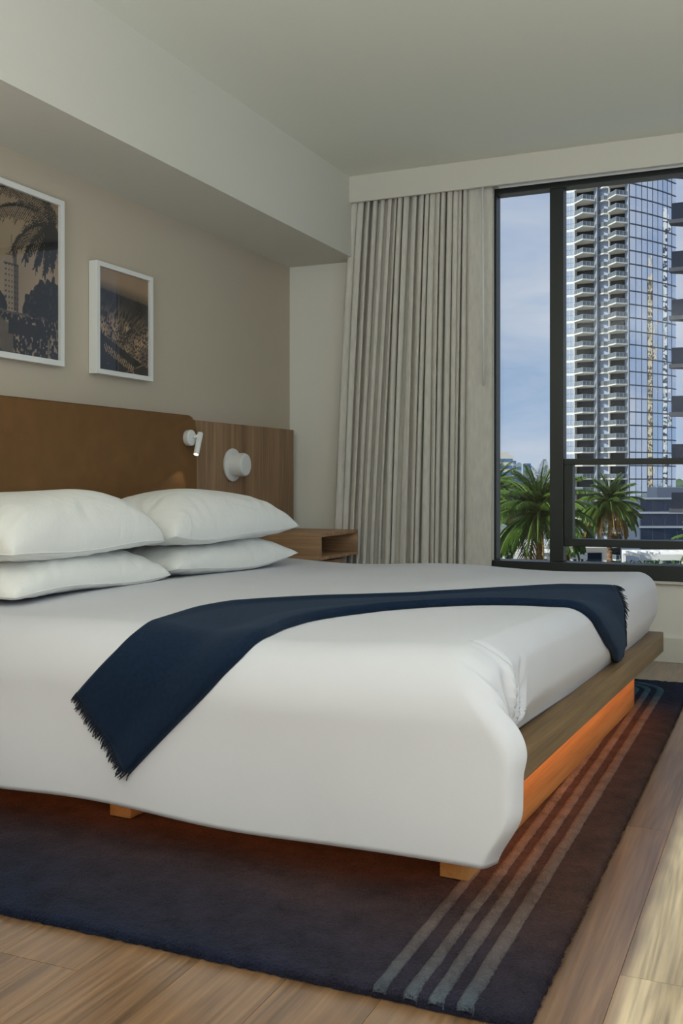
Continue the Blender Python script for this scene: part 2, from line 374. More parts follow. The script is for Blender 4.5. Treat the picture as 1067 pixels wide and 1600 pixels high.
# ------------------------------------------------------------------ rug
def grad_mat(name, navy, brown, mid, pile=1.0):
    m, t, b = new_mat(name); N = t.nodes.new; K = t.links.new
    tcn = N('ShaderNodeTexCoord'); s = N('ShaderNodeSeparateXYZ'); K(tcn.outputs['Object'], s.inputs[0])
    n0 = N('ShaderNodeTexNoise'); K(tcn.outputs['Object'], n0.inputs[0]); n0.inputs['Scale'].default_value = 2.2; n0.inputs['Detail'].default_value = 3
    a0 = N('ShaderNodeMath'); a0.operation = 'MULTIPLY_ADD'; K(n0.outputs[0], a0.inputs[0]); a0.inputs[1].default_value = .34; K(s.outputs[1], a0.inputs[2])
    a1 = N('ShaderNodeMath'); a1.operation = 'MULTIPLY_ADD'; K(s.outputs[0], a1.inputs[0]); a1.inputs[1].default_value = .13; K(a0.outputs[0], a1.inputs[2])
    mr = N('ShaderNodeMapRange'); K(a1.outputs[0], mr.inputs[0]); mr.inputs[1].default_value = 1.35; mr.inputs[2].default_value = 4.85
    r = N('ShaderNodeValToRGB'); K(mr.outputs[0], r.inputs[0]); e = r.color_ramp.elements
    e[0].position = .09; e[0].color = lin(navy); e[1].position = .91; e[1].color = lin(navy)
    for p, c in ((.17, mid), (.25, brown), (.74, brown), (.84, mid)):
        q = e.new(p); q.color = lin(c)
    n1 = N('ShaderNodeTexNoise'); K(tcn.outputs['Object'], n1.inputs[0]); n1.inputs['Scale'].default_value = 14; n1.inputs['Detail'].default_value = 8; n1.inputs['Roughness'].default_value = .7
    mr1 = N('ShaderNodeMapRange'); K(n1.outputs[0], mr1.inputs[0]); mr1.inputs[1].default_value = .3; mr1.inputs[2].default_value = .7; mr1.inputs[3].default_value = .62; mr1.inputs[4].default_value = 1.38
    hs = N('ShaderNodeHueSaturation'); K(r.outputs[0], hs.inputs['Color']); K(mr1.outputs[0], hs.inputs['Value']); K(hs.outputs[0], b.inputs['Base Color'])
    n2 = N('ShaderNodeTexNoise'); K(tcn.outputs['Object'], n2.inputs[0]); n2.inputs['Scale'].default_value = 170; n2.inputs['Detail'].default_value = 4
    bp = N('ShaderNodeBump'); bp.inputs['Strength'].default_value = 1.0; bp.inputs['Distance'].default_value = .012
    K(n2.outputs[0], bp.inputs['Height']); K(bp.outputs[0], b.inputs['Normal'])
    b.inputs['Roughness'].default_value = 1; b.inputs['Specular IOR Level'].default_value = .05
    b.inputs['Sheen Weight'].default_value = .04; b.inputs['Sheen Roughness'].default_value = .6
    return m
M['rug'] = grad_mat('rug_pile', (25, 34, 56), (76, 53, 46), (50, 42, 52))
M['rug_stripe'] = grad_mat('rug_stripe', (60, 88, 104), (118, 98, 87), (96, 88, 89))
RX0, RX1, RY0, RY1, RZ = -2.45, -.402, 1.672, 4.755, .019
rug = tag(empty('rug', (0, 0, 0)), 'navy and brown shag rug with pale stripes, lying under the bed', 'rug')
nr = np.random.RandomState(4)
nx_, ny_ = 180, 270
mb = MB(); P = []
for i in range(nx_+1):
    r_ = []
    for j in range(ny_+1):
        x = RX0+(RX1-RX0)*i/nx_; y = RY0+(RY1-RY0)*j/ny_
        ed = min(x-RX0, RX1-x, y-RY0, RY1-y)
        z = RZ - (.012 if ed < .001 else 0) + nr.uniform(-.0016, .0016)
        if ed < .001: x += nr.uniform(-.003, .003); y += nr.uniform(-.003, .003)
        r_.append((x, y, z))
    P.append(r_)
V = mb.grid(P)
bord = [V[i][0] for i in range(nx_+1)]+[V[nx_][j] for j in range(1, ny_+1)]+[V[i][ny_] for i in range(nx_-1, -1, -1)]+[V[0][j] for j in range(ny_-1, 0, -1)]
lowr = [mb.bm.verts.new((v.co.x, v.co.y, .001)) for v in bord]
for k in range(len(bord)):
    k2 = (k+1) % len(bord); mb.bm.faces.new((bord[k], lowr[k], lowr[k2], bord[k2]))
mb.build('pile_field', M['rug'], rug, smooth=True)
# carved stripes: straight along the right side, turning the far corner
CX, CY = -.511-.16, 4.50
for q, (sx, sw) in enumerate(((-.511, .031), (-.563, .028), (-.610, .026), (-.668, .026))):
    rad = max(.012, .16-(-.511-sx)); path = [(sx, RY0-.002)]+[(sx, RY0+.003+k*(CY-RY0)/60) for k in range(61)]
    path += [(CX+rad*math.cos(t), CY+rad*math.sin(t)) for t in np.linspace(0, math.pi/2, 12)[1:]]
    path += [(CX-k*(CX-RX0-.05)/40, CY+rad) for k in range(1, 41)]
    mb = MB(); rows = []
    for k, (x, y) in enumerate(path):
        a, b = path[max(0, k-1)], path[min(len(path)-1, k+1)]; d = Vector((b[0]-a[0], b[1]-a[1])).normalized(); n = Vector((d.y, -d.x))
        r_ = []
        for o_, z in ((-.5, RZ-.004), (-.46, RZ+.0022), (-.2, RZ+.0042), (.2, RZ+.0042), (.46, RZ+.0022), (.5, RZ-.004)):
            j_ = nr.uniform(-.0012, .0012)
            r_.append((x+n.x*(o_*sw+j_), y+n.y*(o_*sw+j_), z+nr.uniform(-.0008, .0008)-(.010 if k == 0 else 0)))
        rows.append(r_)
    mb.grid(rows); mb.build('stripe', M['rug_stripe'], rug, smooth=True)
# dark carved groove beside each stripe is the gap itself; loose fibres along the visible edges
mb = MB()
for k in range(6500):
    if k % 2: x, y, dx, dy = RX1, nr.uniform(RY0, RY1), 1, 0
    else: x, y, dx, dy = nr.uniform(RX0, RX1), RY0, 0, -1
    z = nr.uniform(.002, RZ); l_ = nr.uniform(.002, .007); s_ = nr.uniform(-.003, .003)
    tx, ty = -dy, dx
    mb.tri((x+tx*.0012, y+ty*.0012, z), (x-tx*.0012, y-ty*.0012, z), (x+dx*l_+tx*s_, y+dy*l_+ty*s_, max(.002, z+nr.uniform(-.004, .003))))
tag(mb.build('edge_fibres', M['rug'], rug, recalc=False), kind='stuff')

# ------------------------------------------------------------------ bed frame
BO = Vector((-.477, 4.32, 0)); BR = R(-2.6)
bed = tag(empty('platform_bed', BO, BR), 'low oak platform bed glowing underneath, standing on the rug', 'bed')
auto_smooth(MB().box(-2.09, 0, -2.25, 0, .22, .30, .003).build('platform', M['bed_wood'], bed))
for bx0 in (-.155, -1.098, -2.02):
    auto_smooth(MB().box(bx0, bx0+.069, -2.135, -.166, RZ+.0025, .22, .002).build('plinth_beam', M['beam_wood'], bed))
MB().box(-.055, -.045, -2.05, -.17, .2150, .2195).build('led_strip', M['led'], bed)
MB().box(-2.0, -.12, -2.215, -2.205, .2125, .2195).build('led_strip', M['led'], bed)
def led(name, loc, aim, sx, sy, pw):
    l = bpy.data.lights.new(name, 'AREA'); l.shape = 'RECTANGLE'; l.size = sx; l.size_y = sy; l.energy = pw; l.color = (1, .36, .07); l.spread = R(112)
    o = bpy.data.objects.new(name, l); C.objects.link(o); o.parent = bed; o.location = loc
    z = -Vector(aim).normalized(); xax = Vector((0, 1, 0)) if sx > sy and abs(aim[0]) > abs(aim[1]) else Vector((1, 0, 0)); yax = z.cross(xax)
    o.rotation_euler = Matrix((xax, yax, z)).transposed().to_euler()
led('led_glow_foot', (-.020, -1.10, .213), (-.5, 0, -.87), 1.95, .010, 1.0)
led('led_glow_side', (-1.05, -2.20, .210), (0, .45, -.9), 1.9, .010, .4)

# ------------------------------------------------------------------ duvet
RT,RF,RB=.06,.15,.05
ZT=.545
XE,YE,YB_E=-.03,-2.30,-.02
XF=XE-RT; YF=YE+RF; YBK=YB_E-RB
def arc(s,r):
    if s<math.pi*r/2: return r*math.sin(s/r), r*(1-math.cos(s/r))
    return r, r+s-math.pi*r/2
def sst(a,b,x):
    t=min(1,max(0,(x-a)/(b-a))); return t*t*(3-2*t)
def top_z(x,y):
    # gentle puffiness of the duvet top
    return ZT+.012*math.sin(2.1*x+.6)*math.sin(1.7*y+.4)+.006*math.sin(5.3*x+2.2*y)+.004*math.sin(3.1*y-7.7*x+1)
def duvet_pt(p,q):
    sx=max(0.,p-XF); sy=max(0.,YF-q); sb=max(0.,q-YBK)
    x=min(p,XF); y=min(max(q,YF),YBK)
    z=top_z(x,y)
    if sx==0 and sy==0 and sb==0: return np.array([x,y,z])
    if sb>0: sy2,r2,sg=sb,RB,1
    else: sy2,r2,sg=sy,RF,-1
    s=math.hypot(sx,sy2); c,d=sx/s,sy2/s     # c toward foot, d toward the side
    r=RT*c*c+r2*d*d
    o,dr=arc(s,r)
    ox=c*o*RT/r; oy=d*o*r2/r
    x+=ox; y+=sg*oy; z-=dr
    low=sst(.06,.40,dr)
    if sg<0:
        side=d*d
        y-=side*(.020*low+low*.010*math.sin(4.1*p+.7)+low*.005*math.sin(9.3*p+1.9)*(1-sst(-.5,-.1,p)))
        # the free corner of the drape swings past the platform edge, then falls back toward its hem
        win=sst(-.42,-.02,p)*sst(0,.55,side)
        out=.138*sst(.0,.22,dr)-.055*sst(.31,.44,dr)
        x+=win*out
    # foot face: slightly bulging then tucked onto the platform ledge
    if c>0:
        x+=c*c*(.018*math.sin(min(1,dr/.24)*math.pi)-.02*sst(.15,.24,dr))
        x+=c**6*.028*math.exp(-((y-YE)/.42)**2)*sst(0,.05,dr)*(1-sst(.15,.24,dr))
        # gathers fanning up from where the corner of the drape meets the platform
        dy=y-YE-.10; up=.255-dr
        rad=math.hypot(dy,up); al=math.atan2(dy,up)
        w=sst(-.55,-.15,al)*(1-sst(.9,1.5,al))*sst(.02,.07,rad)*(1-sst(.14,.30,rad+.05*math.sin(al*13)))
        x+=c*c*w*.014*(math.sin(al*21+1.2*math.sin(al*5)+rad*6)+.6*math.sin(al*35-rad*9))
    return np.array([x,y,z])
def hem_drop(phi):   # phi: 0 = front side, 90 = foot side
    return .425+(.243-.425)*sst(math.radians(52),math.radians(78),phi)
xs = list(np.linspace(-2.075, XF-.6, 60))+list(np.linspace(XF-.6, XF, 45))[1:]
ys = list(np.linspace(YF, YF+.62, 84))+list(np.linspace(YF+.62, YBK, 50))[1:]
mb = MB(); bm = mb.bm; cache = {}
def dv(p, q):
    k = (round(p, 5), round(q, 5))
    if k not in cache: cache[k] = bm.verts.new(duvet_pt(p, q))
    return cache[k]
for i in range(len(xs)-1):
    for j in range(len(ys)-1):
        bm.faces.new((dv(xs[i], ys[j]), dv(xs[i+1], ys[j]), dv(xs[i+1], ys[j+1]), dv(xs[i], ys[j+1])))
# skirt columns: (base p, base q, direction, length of the drop)
cols = []
def arclen(drop, r): return drop - r + math.pi*r/2
for x in xs: cols.append((x, YF, 0, -1, arclen(.425, RF)))
for ph in np.linspace(0, 90, 40)[1:-1]:
    a = R(ph); c, d = math.sin(a), math.cos(a); r = RT*c*c+RF*d*d
    cols.append((XF, YF, c, -d, arclen(hem_drop(a), r)))
for y in ys: cols.append((XF, y, 1, 0, arclen(.243, RT)))
for ph in np.linspace(0, 90, 14)[1:-1]:
    a = R(ph); cols.append((XF, YBK, math.cos(a), math.sin(a), arclen(.243, RT*math.cos(a)**2+RB*math.sin(a)**2)))
for x in xs[::-1]: cols.append((x, YBK, 0, 1, arclen(.243, RB)))
K_ = 46; prev = None
for (bx, by, dx, dy, ln) in cols:
    cur = [dv(bx+dx*ln*k/K_, by+dy*ln*k/K_) for k in range(K_+1)]
    # hem turned inwards
    e0 = cur[-1].co; cur.append(bm.verts.new((e0.x-dx*.012, e0.y-dy*.012, e0.z+.002)))
    if prev:
        for k in range(len(cur)-1):
            q = [prev[k], cur[k], cur[k+1], prev[k+1]]
            u = []
            for v_ in q:
                if v_ not in u: u.append(v_)
            if len(u) >= 3:
                try: bm.faces.new(u)
                except ValueError: pass
    prev = cur
duv = mb.build('duvet', M['linen'], None, BO, smooth=True); duv.rotation_euler = (0, 0, BR)
tag(duv, 'smooth white duvet covering the bed and draping down its near side', 'duvet')
duv_t = duv.modifiers.new('thickness', 'SOLIDIFY'); duv_t.thickness = .006; duv_t.offset = -1

# ------------------------------------------------------------------ throw across the foot of the bed
UP = [(-1.064,-2.403),(-1.01,-2.346),(-.963,-2.283),(-.94,-2.2),(-.955,-2.09),(-.985,-1.9),(-.975,-1.738),(-.90,-1.617),(-.805,-1.524),(-.675,-1.46),(-.545,-1.377),(-.432,-1.225),(-.331,-1.004),(-.241,-.768),(-.145,-.66),(-.08,-.62)]
LO = [(-.884,-2.575),(-.853,-2.542),(-.767,-2.452),(-.665,-2.348),(-.606,-2.26),(-.592,-2.17),(-.615,-2.034),(-.612,-1.903),(-.578,-1.8),(-.506,-1.659),(-.402,-1.527),(-.288,-1.403),(-.195,-1.33),(-.104,-1.29),(-.045,-1.248),(.011,-1.19),(.08,-1.068),(.172,-.80)]
EN = [(-.08,-.62),(-.03,-.72),(.03,-.775),(.09,-.76),(.14,-.70),(.172,-.635),(.18,-.70),(.172,-.80)]
def resample(pts, n):
    pts = np.array(pts); d = np.r_[0, np.cumsum(np.hypot(*np.diff(pts, axis=0).T))]; t = np.linspace(0, d[-1], n)
    o = np.c_[np.interp(t, d, pts[:, 0]), np.interp(t, d, pts[:, 1])]
    for _ in range(3): o[1:-1] = (o[:-2]+2*o[1:-1]+o[2:])/4
    return o
NI, NJ = 130, 34
U_, L_, E_ = resample(UP, NI), resample(LO, NI), resample(EN, NJ)
def dn(p, q):
    h = .01; a = duvet_pt(p+h, q)-duvet_pt(p-h, q); b = duvet_pt(p, q+h)-duvet_pt(p, q-h)
    n = np.cross(a, b); return n/np.linalg.norm(n)
TP = []
for i in range(NI):
    col = []
    wE = sst(.80, 1, i/(NI-1))
    for j in range(NJ):
        t = j/(NJ-1); pq = U_[i]*(1-t)+L_[i]*t
        pq = pq + wE*(E_[j]-(U_[-1]*(1-t)+L_[-1]*t))
        n = dn(*pq)
        h = .007+.016*sst(.62, .93, t)*(1-sst(.965, 1.0, t)) + .003*math.sin(5*t+i*.08)*math.sin(math.pi*t)
        h += .010*math.exp(-((t-.06)/.05)**2)*sst(.05, .3, i/NI)
        if j in (0, NJ-1): h = .0025
        col.append(duvet_pt(*pq)+n*h)
    TP.append(col)
thr = empty('throw_blanket', BO, BR); tag(thr, 'navy wool throw with fringed ends draped diagonally across the white duvet', 'blanket')
mb = MB(); mb.grid(TP); tc_ = mb.build('cloth', M['throw'], thr, smooth=True)
tm = tc_.modifiers.new('thickness', 'SOLIDIFY'); tm.thickness = .004; tm.offset = -1
def fringe(a_pts, inner, ln, n):
    mb = MB(); a_pts = [np.array(p) for p in a_pts]; inner = [np.array(p) for p in inner]
    for k in range(n):
        f = (k+.5)/n*(len(a_pts)-1); i = min(len(a_pts)-2, int(f)); g = f-i
        p = a_pts[i]*(1-g)+a_pts[i+1]*g; d = p-(inner[i]*(1-g)+inner[i+1]*g); d /= np.linalg.norm(d)
        tn = a_pts[i+1]-a_pts[i]; tn /= np.linalg.norm(tn)
        l_ = ln*rnd.uniform(.7, 1.2); s_ = rnd.uniform(-.35, .35)
        m_ = p+d*l_*.5+tn*l_*s_*.3+np.array([0, 0, -.001]); e_ = p+d*l_+tn*l_*s_+np.array([0, 0, -.004])
        mb.tube([p-d*.004, m_, e_], [.0022, .0018, .0009], 4)
    return tag(mb.build('fringe', M['throw_fringe'], thr, smooth=True), kind='stuff')
fringe(TP[0], TP[3], .022, 80)
fringe(TP[-1], TP[-5], .024, 90)

# ------------------------------------------------------------------ pillows
def pillow(name, label, cx, cy, cz, hl, hw, up, dn_, seed, rz=0, blunt=.05, tilt=0, roll=0):
    pr = random.Random(seed); ph = [pr.uniform(0, 6.28) for _ in range(12)]
    def pt(a, b, side):
        ea, eb = abs(a), abs(b)
        rc_ = 1-blunt*(ea*eb)**7
        X = hw*b*(1-.05*(1-ea**3))*rc_; Yy = hl*a*(1-.04*(1-eb**3))*rc_
        pr_ = max(0, (1-ea**3.4)*(1-eb**3.0))**.46
        z = pr_*(up if side > 0 else -dn_)
        rim = sst(.45, .95, max(ea, eb))
        wv = math.sin(5*a+ph[5])*1.6+math.sin(4*b+ph[6])*1.4
        cr_ = rim*pr_*.0055*(math.sin(31*a+ph[0]+7*b+wv)*(.2+.8*eb)*(.5+.5*math.sin(6*a+ph[7])) + math.sin(29*b+ph[1]+6*a+wv)*(.2+.8*ea)*(.5+.5*math.sin(5*b+ph[8])) + .6*math.sin(17*(a+b)+ph[9]+wv))
        z += cr_*(1 if side > 0 else .5) + .010*math.sin(3.2*a+ph[2])*math.sin(2.7*b+ph[3])*pr_
        z += .012*math.sin(2.4*a+ph[4])*eb*eb*(1-ea*ea)
        return (X, Yy, z + (.022 if blunt == 0 else -.004)*(ea*eb)**3)
    n1, n2 = 74, 54; mb = MB(); seam = {}
    for side in (1, -1):
        V = []
        for i in range(n1+1):
            r_ = []
            for j in range(n2+1):
                a = math.sin((i/n1-.5)*math.pi)*.5+(2*i/n1-1)*.5; b = math.sin((j/n2-.5)*math.pi)*.5+(2*j/n2-1)*.5
                if i in (0, n1) or j in (0, n2):
                    if (i, j) not in seam: seam[(i, j)] = mb.bm.verts.new(pt(a, b, 1))
                    r_.append(seam[(i, j)])
                else: r_.append(mb.bm.verts.new(pt(a, b, side)))
            V.append(r_)
        for i in range(n1):
            for j in range(n2): mb.bm.faces.new((V[i][j], V[i+1][j], V[i+1][j+1], V[i][j+1]))
    rt = empty(name, (cx, cy, cz)); rt.rotation_euler = (tilt, roll, rz)
    tag(rt, label, 'pillow', 'white bed pillows')
    mb.build('pillowcase', M['pillow'], rt, smooth=True)
    # stitched seam along the rim
    edge = [(i, 0) for i in range(n1+1)]+[(n1, j) for j in range(1, n2+1)]+[(i, n2) for i in range(n1-1, -1, -1)]+[(0, j) for j in range(n2-1, 0, -1)]
    def sp(i, j):
        a = math.sin((i/n1-.5)*math.pi)*.5+(2*i/n1-1)*.5; b = math.sin((j/n2-.5)*math.pi)*.5+(2*j/n2-1)*.5
        return pt(a, b, 1)
    pts_ = [sp(*e_) for e_ in edge]; pts_.append(pts_[0])
    MB().tube(pts_, .0022, 5, False).build('seam', M['pillow'], rt, smooth=True)
    return rt
pillow('pillow', 'white pillow at the bottom of the stack nearer the camera', -2.315, 2.725, .580, .415, .262, .110, .032, 1, R(-1), .05)
pillow('pillow', 'plump white pillow on top of the stack nearer the camera', -2.325, 2.715, .704, .405, .268, .178, .036, 2, R(-1.5), .07)
pillow('pillow', 'white pillow at the bottom of the stack by the nightstand', -2.285, 3.60, .575, .460, .262, .112, .03, 3, R(-2), .0)
pillow('pillow', 'plump white pillow on top of the stack by the nightstand', -2.285, 3.60, .694, .470, .262, .182, .030, 4, R(-2), .0)

# ------------------------------------------------------------------ headboard
hb = tag(empty('headboard', (XL+.002, 3.0, 0)), 'wide headboard of brown leather and walnut panels fixed to the beige wall', 'headboard')
ly0, ly1, lt = 1.0-3, 4.160-3, 1.222; rc = .062
poly = [(ly0, .12), (ly1, .12), (ly1, lt-rc)]+[(ly1-rc+rc*math.cos(t), lt-rc+rc*math.sin(t)) for t in np.linspace(0, math.pi/2, 10)]+[(ly0, lt)]
def yz_prism(poly, x0, x1, name, mat, parent, bev=0):
    mb = MB(); a = [mb.bm.verts.new((x0, y, z)) for y, z in poly]; b = [mb.bm.verts.new((x1, y, z)) for y, z in poly]; n = len(poly)
    mb.bm.faces.new(a); f1 = mb.bm.faces.new(b[::-1])
    for i in range(n): mb.bm.faces.new((a[i], b[i], b[(i+1) % n], a[(i+1) % n]))
    if bev: bmesh.ops.bevel(mb.bm, geom=list(f1.edges), offset=bev, segments=4, affect='EDGES', profile=.6)
    o = mb.build(name, mat, parent); auto_smooth(o, 40); return o
yz_prism(poly, .0, .108, 'leather_panel', M['leather'], hb, .014)
MB().tube([(.096, y, z+.001) for y, z in poly[2:]], .004, 6).build('piping', M['leather_edge'], hb, smooth=True)
auto_smooth(MB().box(0, .062, 4.163-3, 5.285-3, .12, 1.211, .003).build('wood_panel', M['panel_wood'], hb))

# nightstand box hanging on the headboard
ns = tag(empty('nightstand', (-2.645, 4.70, .508)), 'floating oak nightstand with an open niche, right of the bed', 'nightstand')
D, Wd, Hh, T = .445, .49, .137, .018
auto_smooth(MB().box(.005, D, 0, Wd, Hh-T, Hh, .0015).build('top', M['stand_wood'], ns))
auto_smooth(MB().box(.005, D, 0, Wd, 0, T, .0015).build('bottom', M['stand_wood'], ns))
auto_smooth(MB().box(.005, D-.001, .0, T, T, Hh-T, .001).build('side_panel', M['stand_wood'], ns))
auto_smooth(MB().box(.005, D-.001, Wd-T, Wd, T, Hh-T, .001).build('side_panel', M['stand_wood'], ns))
MB().box(.002, .014, T, Wd-T, T, Hh-T).build('back_panel', M['stand_wood'], ns)
auto_smooth(MB().box(.0, D-.03, .03, Wd-.13, -.075, -.012, .002).build('lower_drawer', M['stand_wood'], ns))
MB().box(.0, D-.06, .05, Wd-.15, -.012, 0).build('spacer', M['stand_wood'], ns)

# reading lamp on the leather, round sconce on the walnut
rl = tag(empty('reading_lamp', (-2.602, 4.075, 1.118)), 'small white swivel reading lamp on the brown leather panel, switched on', 'lamp')
auto_smooth(MB().tube([(0, 0, 0), (.004, 0, 0), (.026, 0, 0), (.030, 0, 0)], [.036, .038, .038, .034], 28).build('wall_mount', M['white_paint'], rl))
auto_smooth(MB().tube([(.030, .01, .004), (.046, .030, .010)], .008, 12).build('swivel', M['white_paint'], rl))
auto_smooth(MB().tube([(.046, .046, .026), (.046, .0445, .022), (.054, -.004, -.076), (.054, -.005, -.078)], [.011, .0135, .0135, .0125], 20).build('tube_head', M['white_paint'], rl))
MB().tube([(.054, -.0048, -.0775), (.054, -.0058, -.0800)], .0105, 16).build('lens', M['lamp_tip'], rl)
l = bpy.data.lights.new('reading_lamp_bulb', 'SPOT'); l.energy = .5; l.color = (1, .86, .68); l.spot_size = R(70); l.shadow_soft_size = .008
lo = bpy.data.objects.new('reading_lamp_bulb', l); C.objects.link(lo); lo.parent = rl; lo.location = (.0545, -.008, -.085)
lo.rotation_euler = (Vector((-.008, .050, .098))).to_track_quat('Z', 'Y').to_euler()
scn = tag(empty('wall_sconce', (-2.648, 4.565, .998)), 'round white sconce with a drum knob on the walnut panel', 'lamp')
auto_smooth(MB().tube([(0, 0, 0), (.010, 0, 0), (.016, 0, 0), (.018, 0, 0)], [.082, .086, .084, .078], 48).build('back_plate', M['white_paint'], scn))
auto_smooth(MB().tube([(.016, 0, 0), (.030, 0, 0), (.078, 0, 0), (.088, 0, 0), (.092, 0, 0)], [.056, .060, .060, .056, .048], 48).build('drum', M['white_paint'], scn), 25)

# ------------------------------------------------------------------ framed prints
def print_mat(name):
    m, t, b = new_mat(name); a = t.nodes.new('ShaderNodeVertexColor'); a.layer_name = 'ink'
    t.links.new(a.outputs[0], b.inputs['Base Color']); b.inputs['Roughness'].default_value = .5; return m
def vnoise(seed, n=256):
    return np.random.RandomState(seed).rand(n, n)
def smooth_noise(u, v, s, seed):
    g = vnoise(seed, 128); x, y = u*s, v*s; i, j = int(x) % 127, int(y) % 127; f, h = x-math.floor(x), y-math.floor(y)
    return (g[i, j]*(1-f)+g[i+1, j]*f)*(1-h)+(g[i, j+1]*(1-f)+g[i+1, j+1]*f)*h
G1, G2, G3 = vnoise(11), vnoise(12), vnoise(13)
def raster_street(nu, nv):
    tan, dark = np.array([166, 144, 116.]), np.array([20, 17, 14.])
    im = np.zeros((nu, nv, 3))
    for i in range(nu):
        for j in range(nv):
            u, v = i/(nu-1), j/(nv-1); c = tan*(.80+.35*(1-v)*smooth_noise(u, v, 4, 5)+.06*v)
            im[i, j] = c
    def px(u, v, val, a=1.0):
        i, j = int(round(u*(nu-1))), int(round(v*(nv-1)))
        if 0 <= i < nu and 0 <= j < nv: im[i, j] = im[i, j]*(1-a)+np.array(val)*a
    def line(u0, v0, u1, v1, val, wd=.004, a=.9):
        n = int(max(abs(u1-u0)*nu, abs(v1-v0)*nv)*1.6)+2
        for k in range(n+1):
            t = k/n; u = u0+(u1-u0)*t; v = v0+(v1-v0)*t; m_ = max(0, int(wd*nu))
            for d in range(-m_, m_+1): px(u+d/(nu-1), v, val, a)
    # tower with setbacks, windows and a spire
    for i in range(nu):
        for j in range(nv):
            u, v = i/(nu-1), j/(nv-1)
            hw = .085 if .26 < v < .545 else .062 if v < .60 else .035 if v < .665 else .012 if v < .72 else 0
            if v > .26 and abs(u-.43) < hw:
                s = 1.02-.45*(u > .43+hw*.35)
                if v < .545 and (int(v*90) % 3 == 0) and (int((u-.43)/.017+50) % 2 == 0): s *= .35
                if .535 < v < .548 or .593 < v < .602: s *= .5
                im[i, j] = tan*s*.82
    # palm fronds hanging in at the top right
    pr = random.Random(8)
    def frond(u, v, ang, ln, droop):
        x, y, a = u, v, ang
        for k in range(34):
            t = k/34; x += math.cos(a)*ln/34; y += math.sin(a)*ln/34*.78; a += droop/34*(1 if math.cos(ang) < 0 else -1)
            for s in (-1, 1):
                la = a+s*(.85-.4*t); ll = ln*.26*(1-.6*t)*pr.uniform(.6, 1.1)
                line(x, y, x+math.cos(la)*ll, y+math.sin(la)*ll*.78-ll*.30, dark*pr.uniform(.7, 1.4), .0)
    for ang, ln, dr in ((2.75, .78, .9), (2.35, .70, 1.1), (3.15, .62, 1.0), (3.5, .52, .7), (3.9, .46, .4), (4.25, .44, .2), (2.0, .4, .6), (4.5, .36, .1)):
        frond(.98, .86, ang, ln, dr)
    # dark trees right and left below
    for i in range(nu):
        for j in range(nv):
            u, v = i/(nu-1), j/(nv-1)
            d = math.hypot((u-.98)/.42, (v-.26)/.25)+.25*(smooth_noise(u, v, 30, 21)-.5)
            if d < 1 and v > .16: im[i, j] = dark*(.8+1.6*(smooth_noise(u, v, 60, 22) > .72))
            d = math.hypot((u-.24)/.13, (v-.29)/.09)+.3*(smooth_noise(u, v, 34, 23)-.5)
            if d < 1: im[i, j] = dark*1.2
            top = .235+.03*smooth_noise(u, v, 16, 24)
            if v < top:
                g = smooth_noise(u, v, 62, 31); h = smooth_noise(u, v, 34, 32)
                c = dark*1.3 if g < .60+.15*h else tan*(.55+.5*h)
                if .24 < v and g > .4: c = tan*.5
                if u < .45 and v < .16+(.45-u)*.35 and v > .02+(.30-u)*.4: c = tan*(.50+.10*g)
                if .40 < u < .85 and .12 < v < .20: c = dark*(1+.8*g)
                im[i, j] = c
    for u in (.87, .885): line(u, .01, u, .12, tan*.9, .002)
    return im
def raster_aerial(nu, nv):
    tan, dark = np.array([158, 130, 100.]), np.array([16, 13, 11.])
    im = np.zeros((nu, nv, 3))
    for i in range(nu):
        for j in range(nv):
            u, v = i/(nu-1), j/(nv-1)
            hz = .80-.06*u+.04*(1-u)*0
            if v > hz:
                t = (v-hz)/(1-hz); c = tan*(.55+.45*min(1, t*2.2))*(.95+.1*smooth_noise(u, v, 6, 41))
            else:
                d = hz-v; s = 26+60*(1-v)
                g = smooth_noise(u+.2*v, v*1.7, s, 42); h = smooth_noise(u, v, 9, 43)
                br = max(.15, min(1, (d-.03)*3.6))
                c = dark*1.1+tan*(.75*br*(1.15 if g > .54-.14*h else .10)*(.5+.8*h))
                shore = .36-.30*u+.0
                if v < shore+.02:
                    c = dark*(.9+.25*h)
                    # piers
                    w_ = (v-(.30-.34*u))
                    if -.06 < w_ < .015 and u > .12:
                        k = (u*1.0+v*.6)*26
                        if k-math.floor(k) < .42 and g > .25: c = tan*(.95+.3*g)
                    if abs(v-(.01+.30*(u-.55))) < .007 and u > .55: c = tan*.8
                if v < .04+.10*(u-.5) and u > .7: c = dark*1.3+tan*.2*h
                elif v < .1 and g > .86 and u < .5: c = tan*.9
            im[i, j] = c
    return im
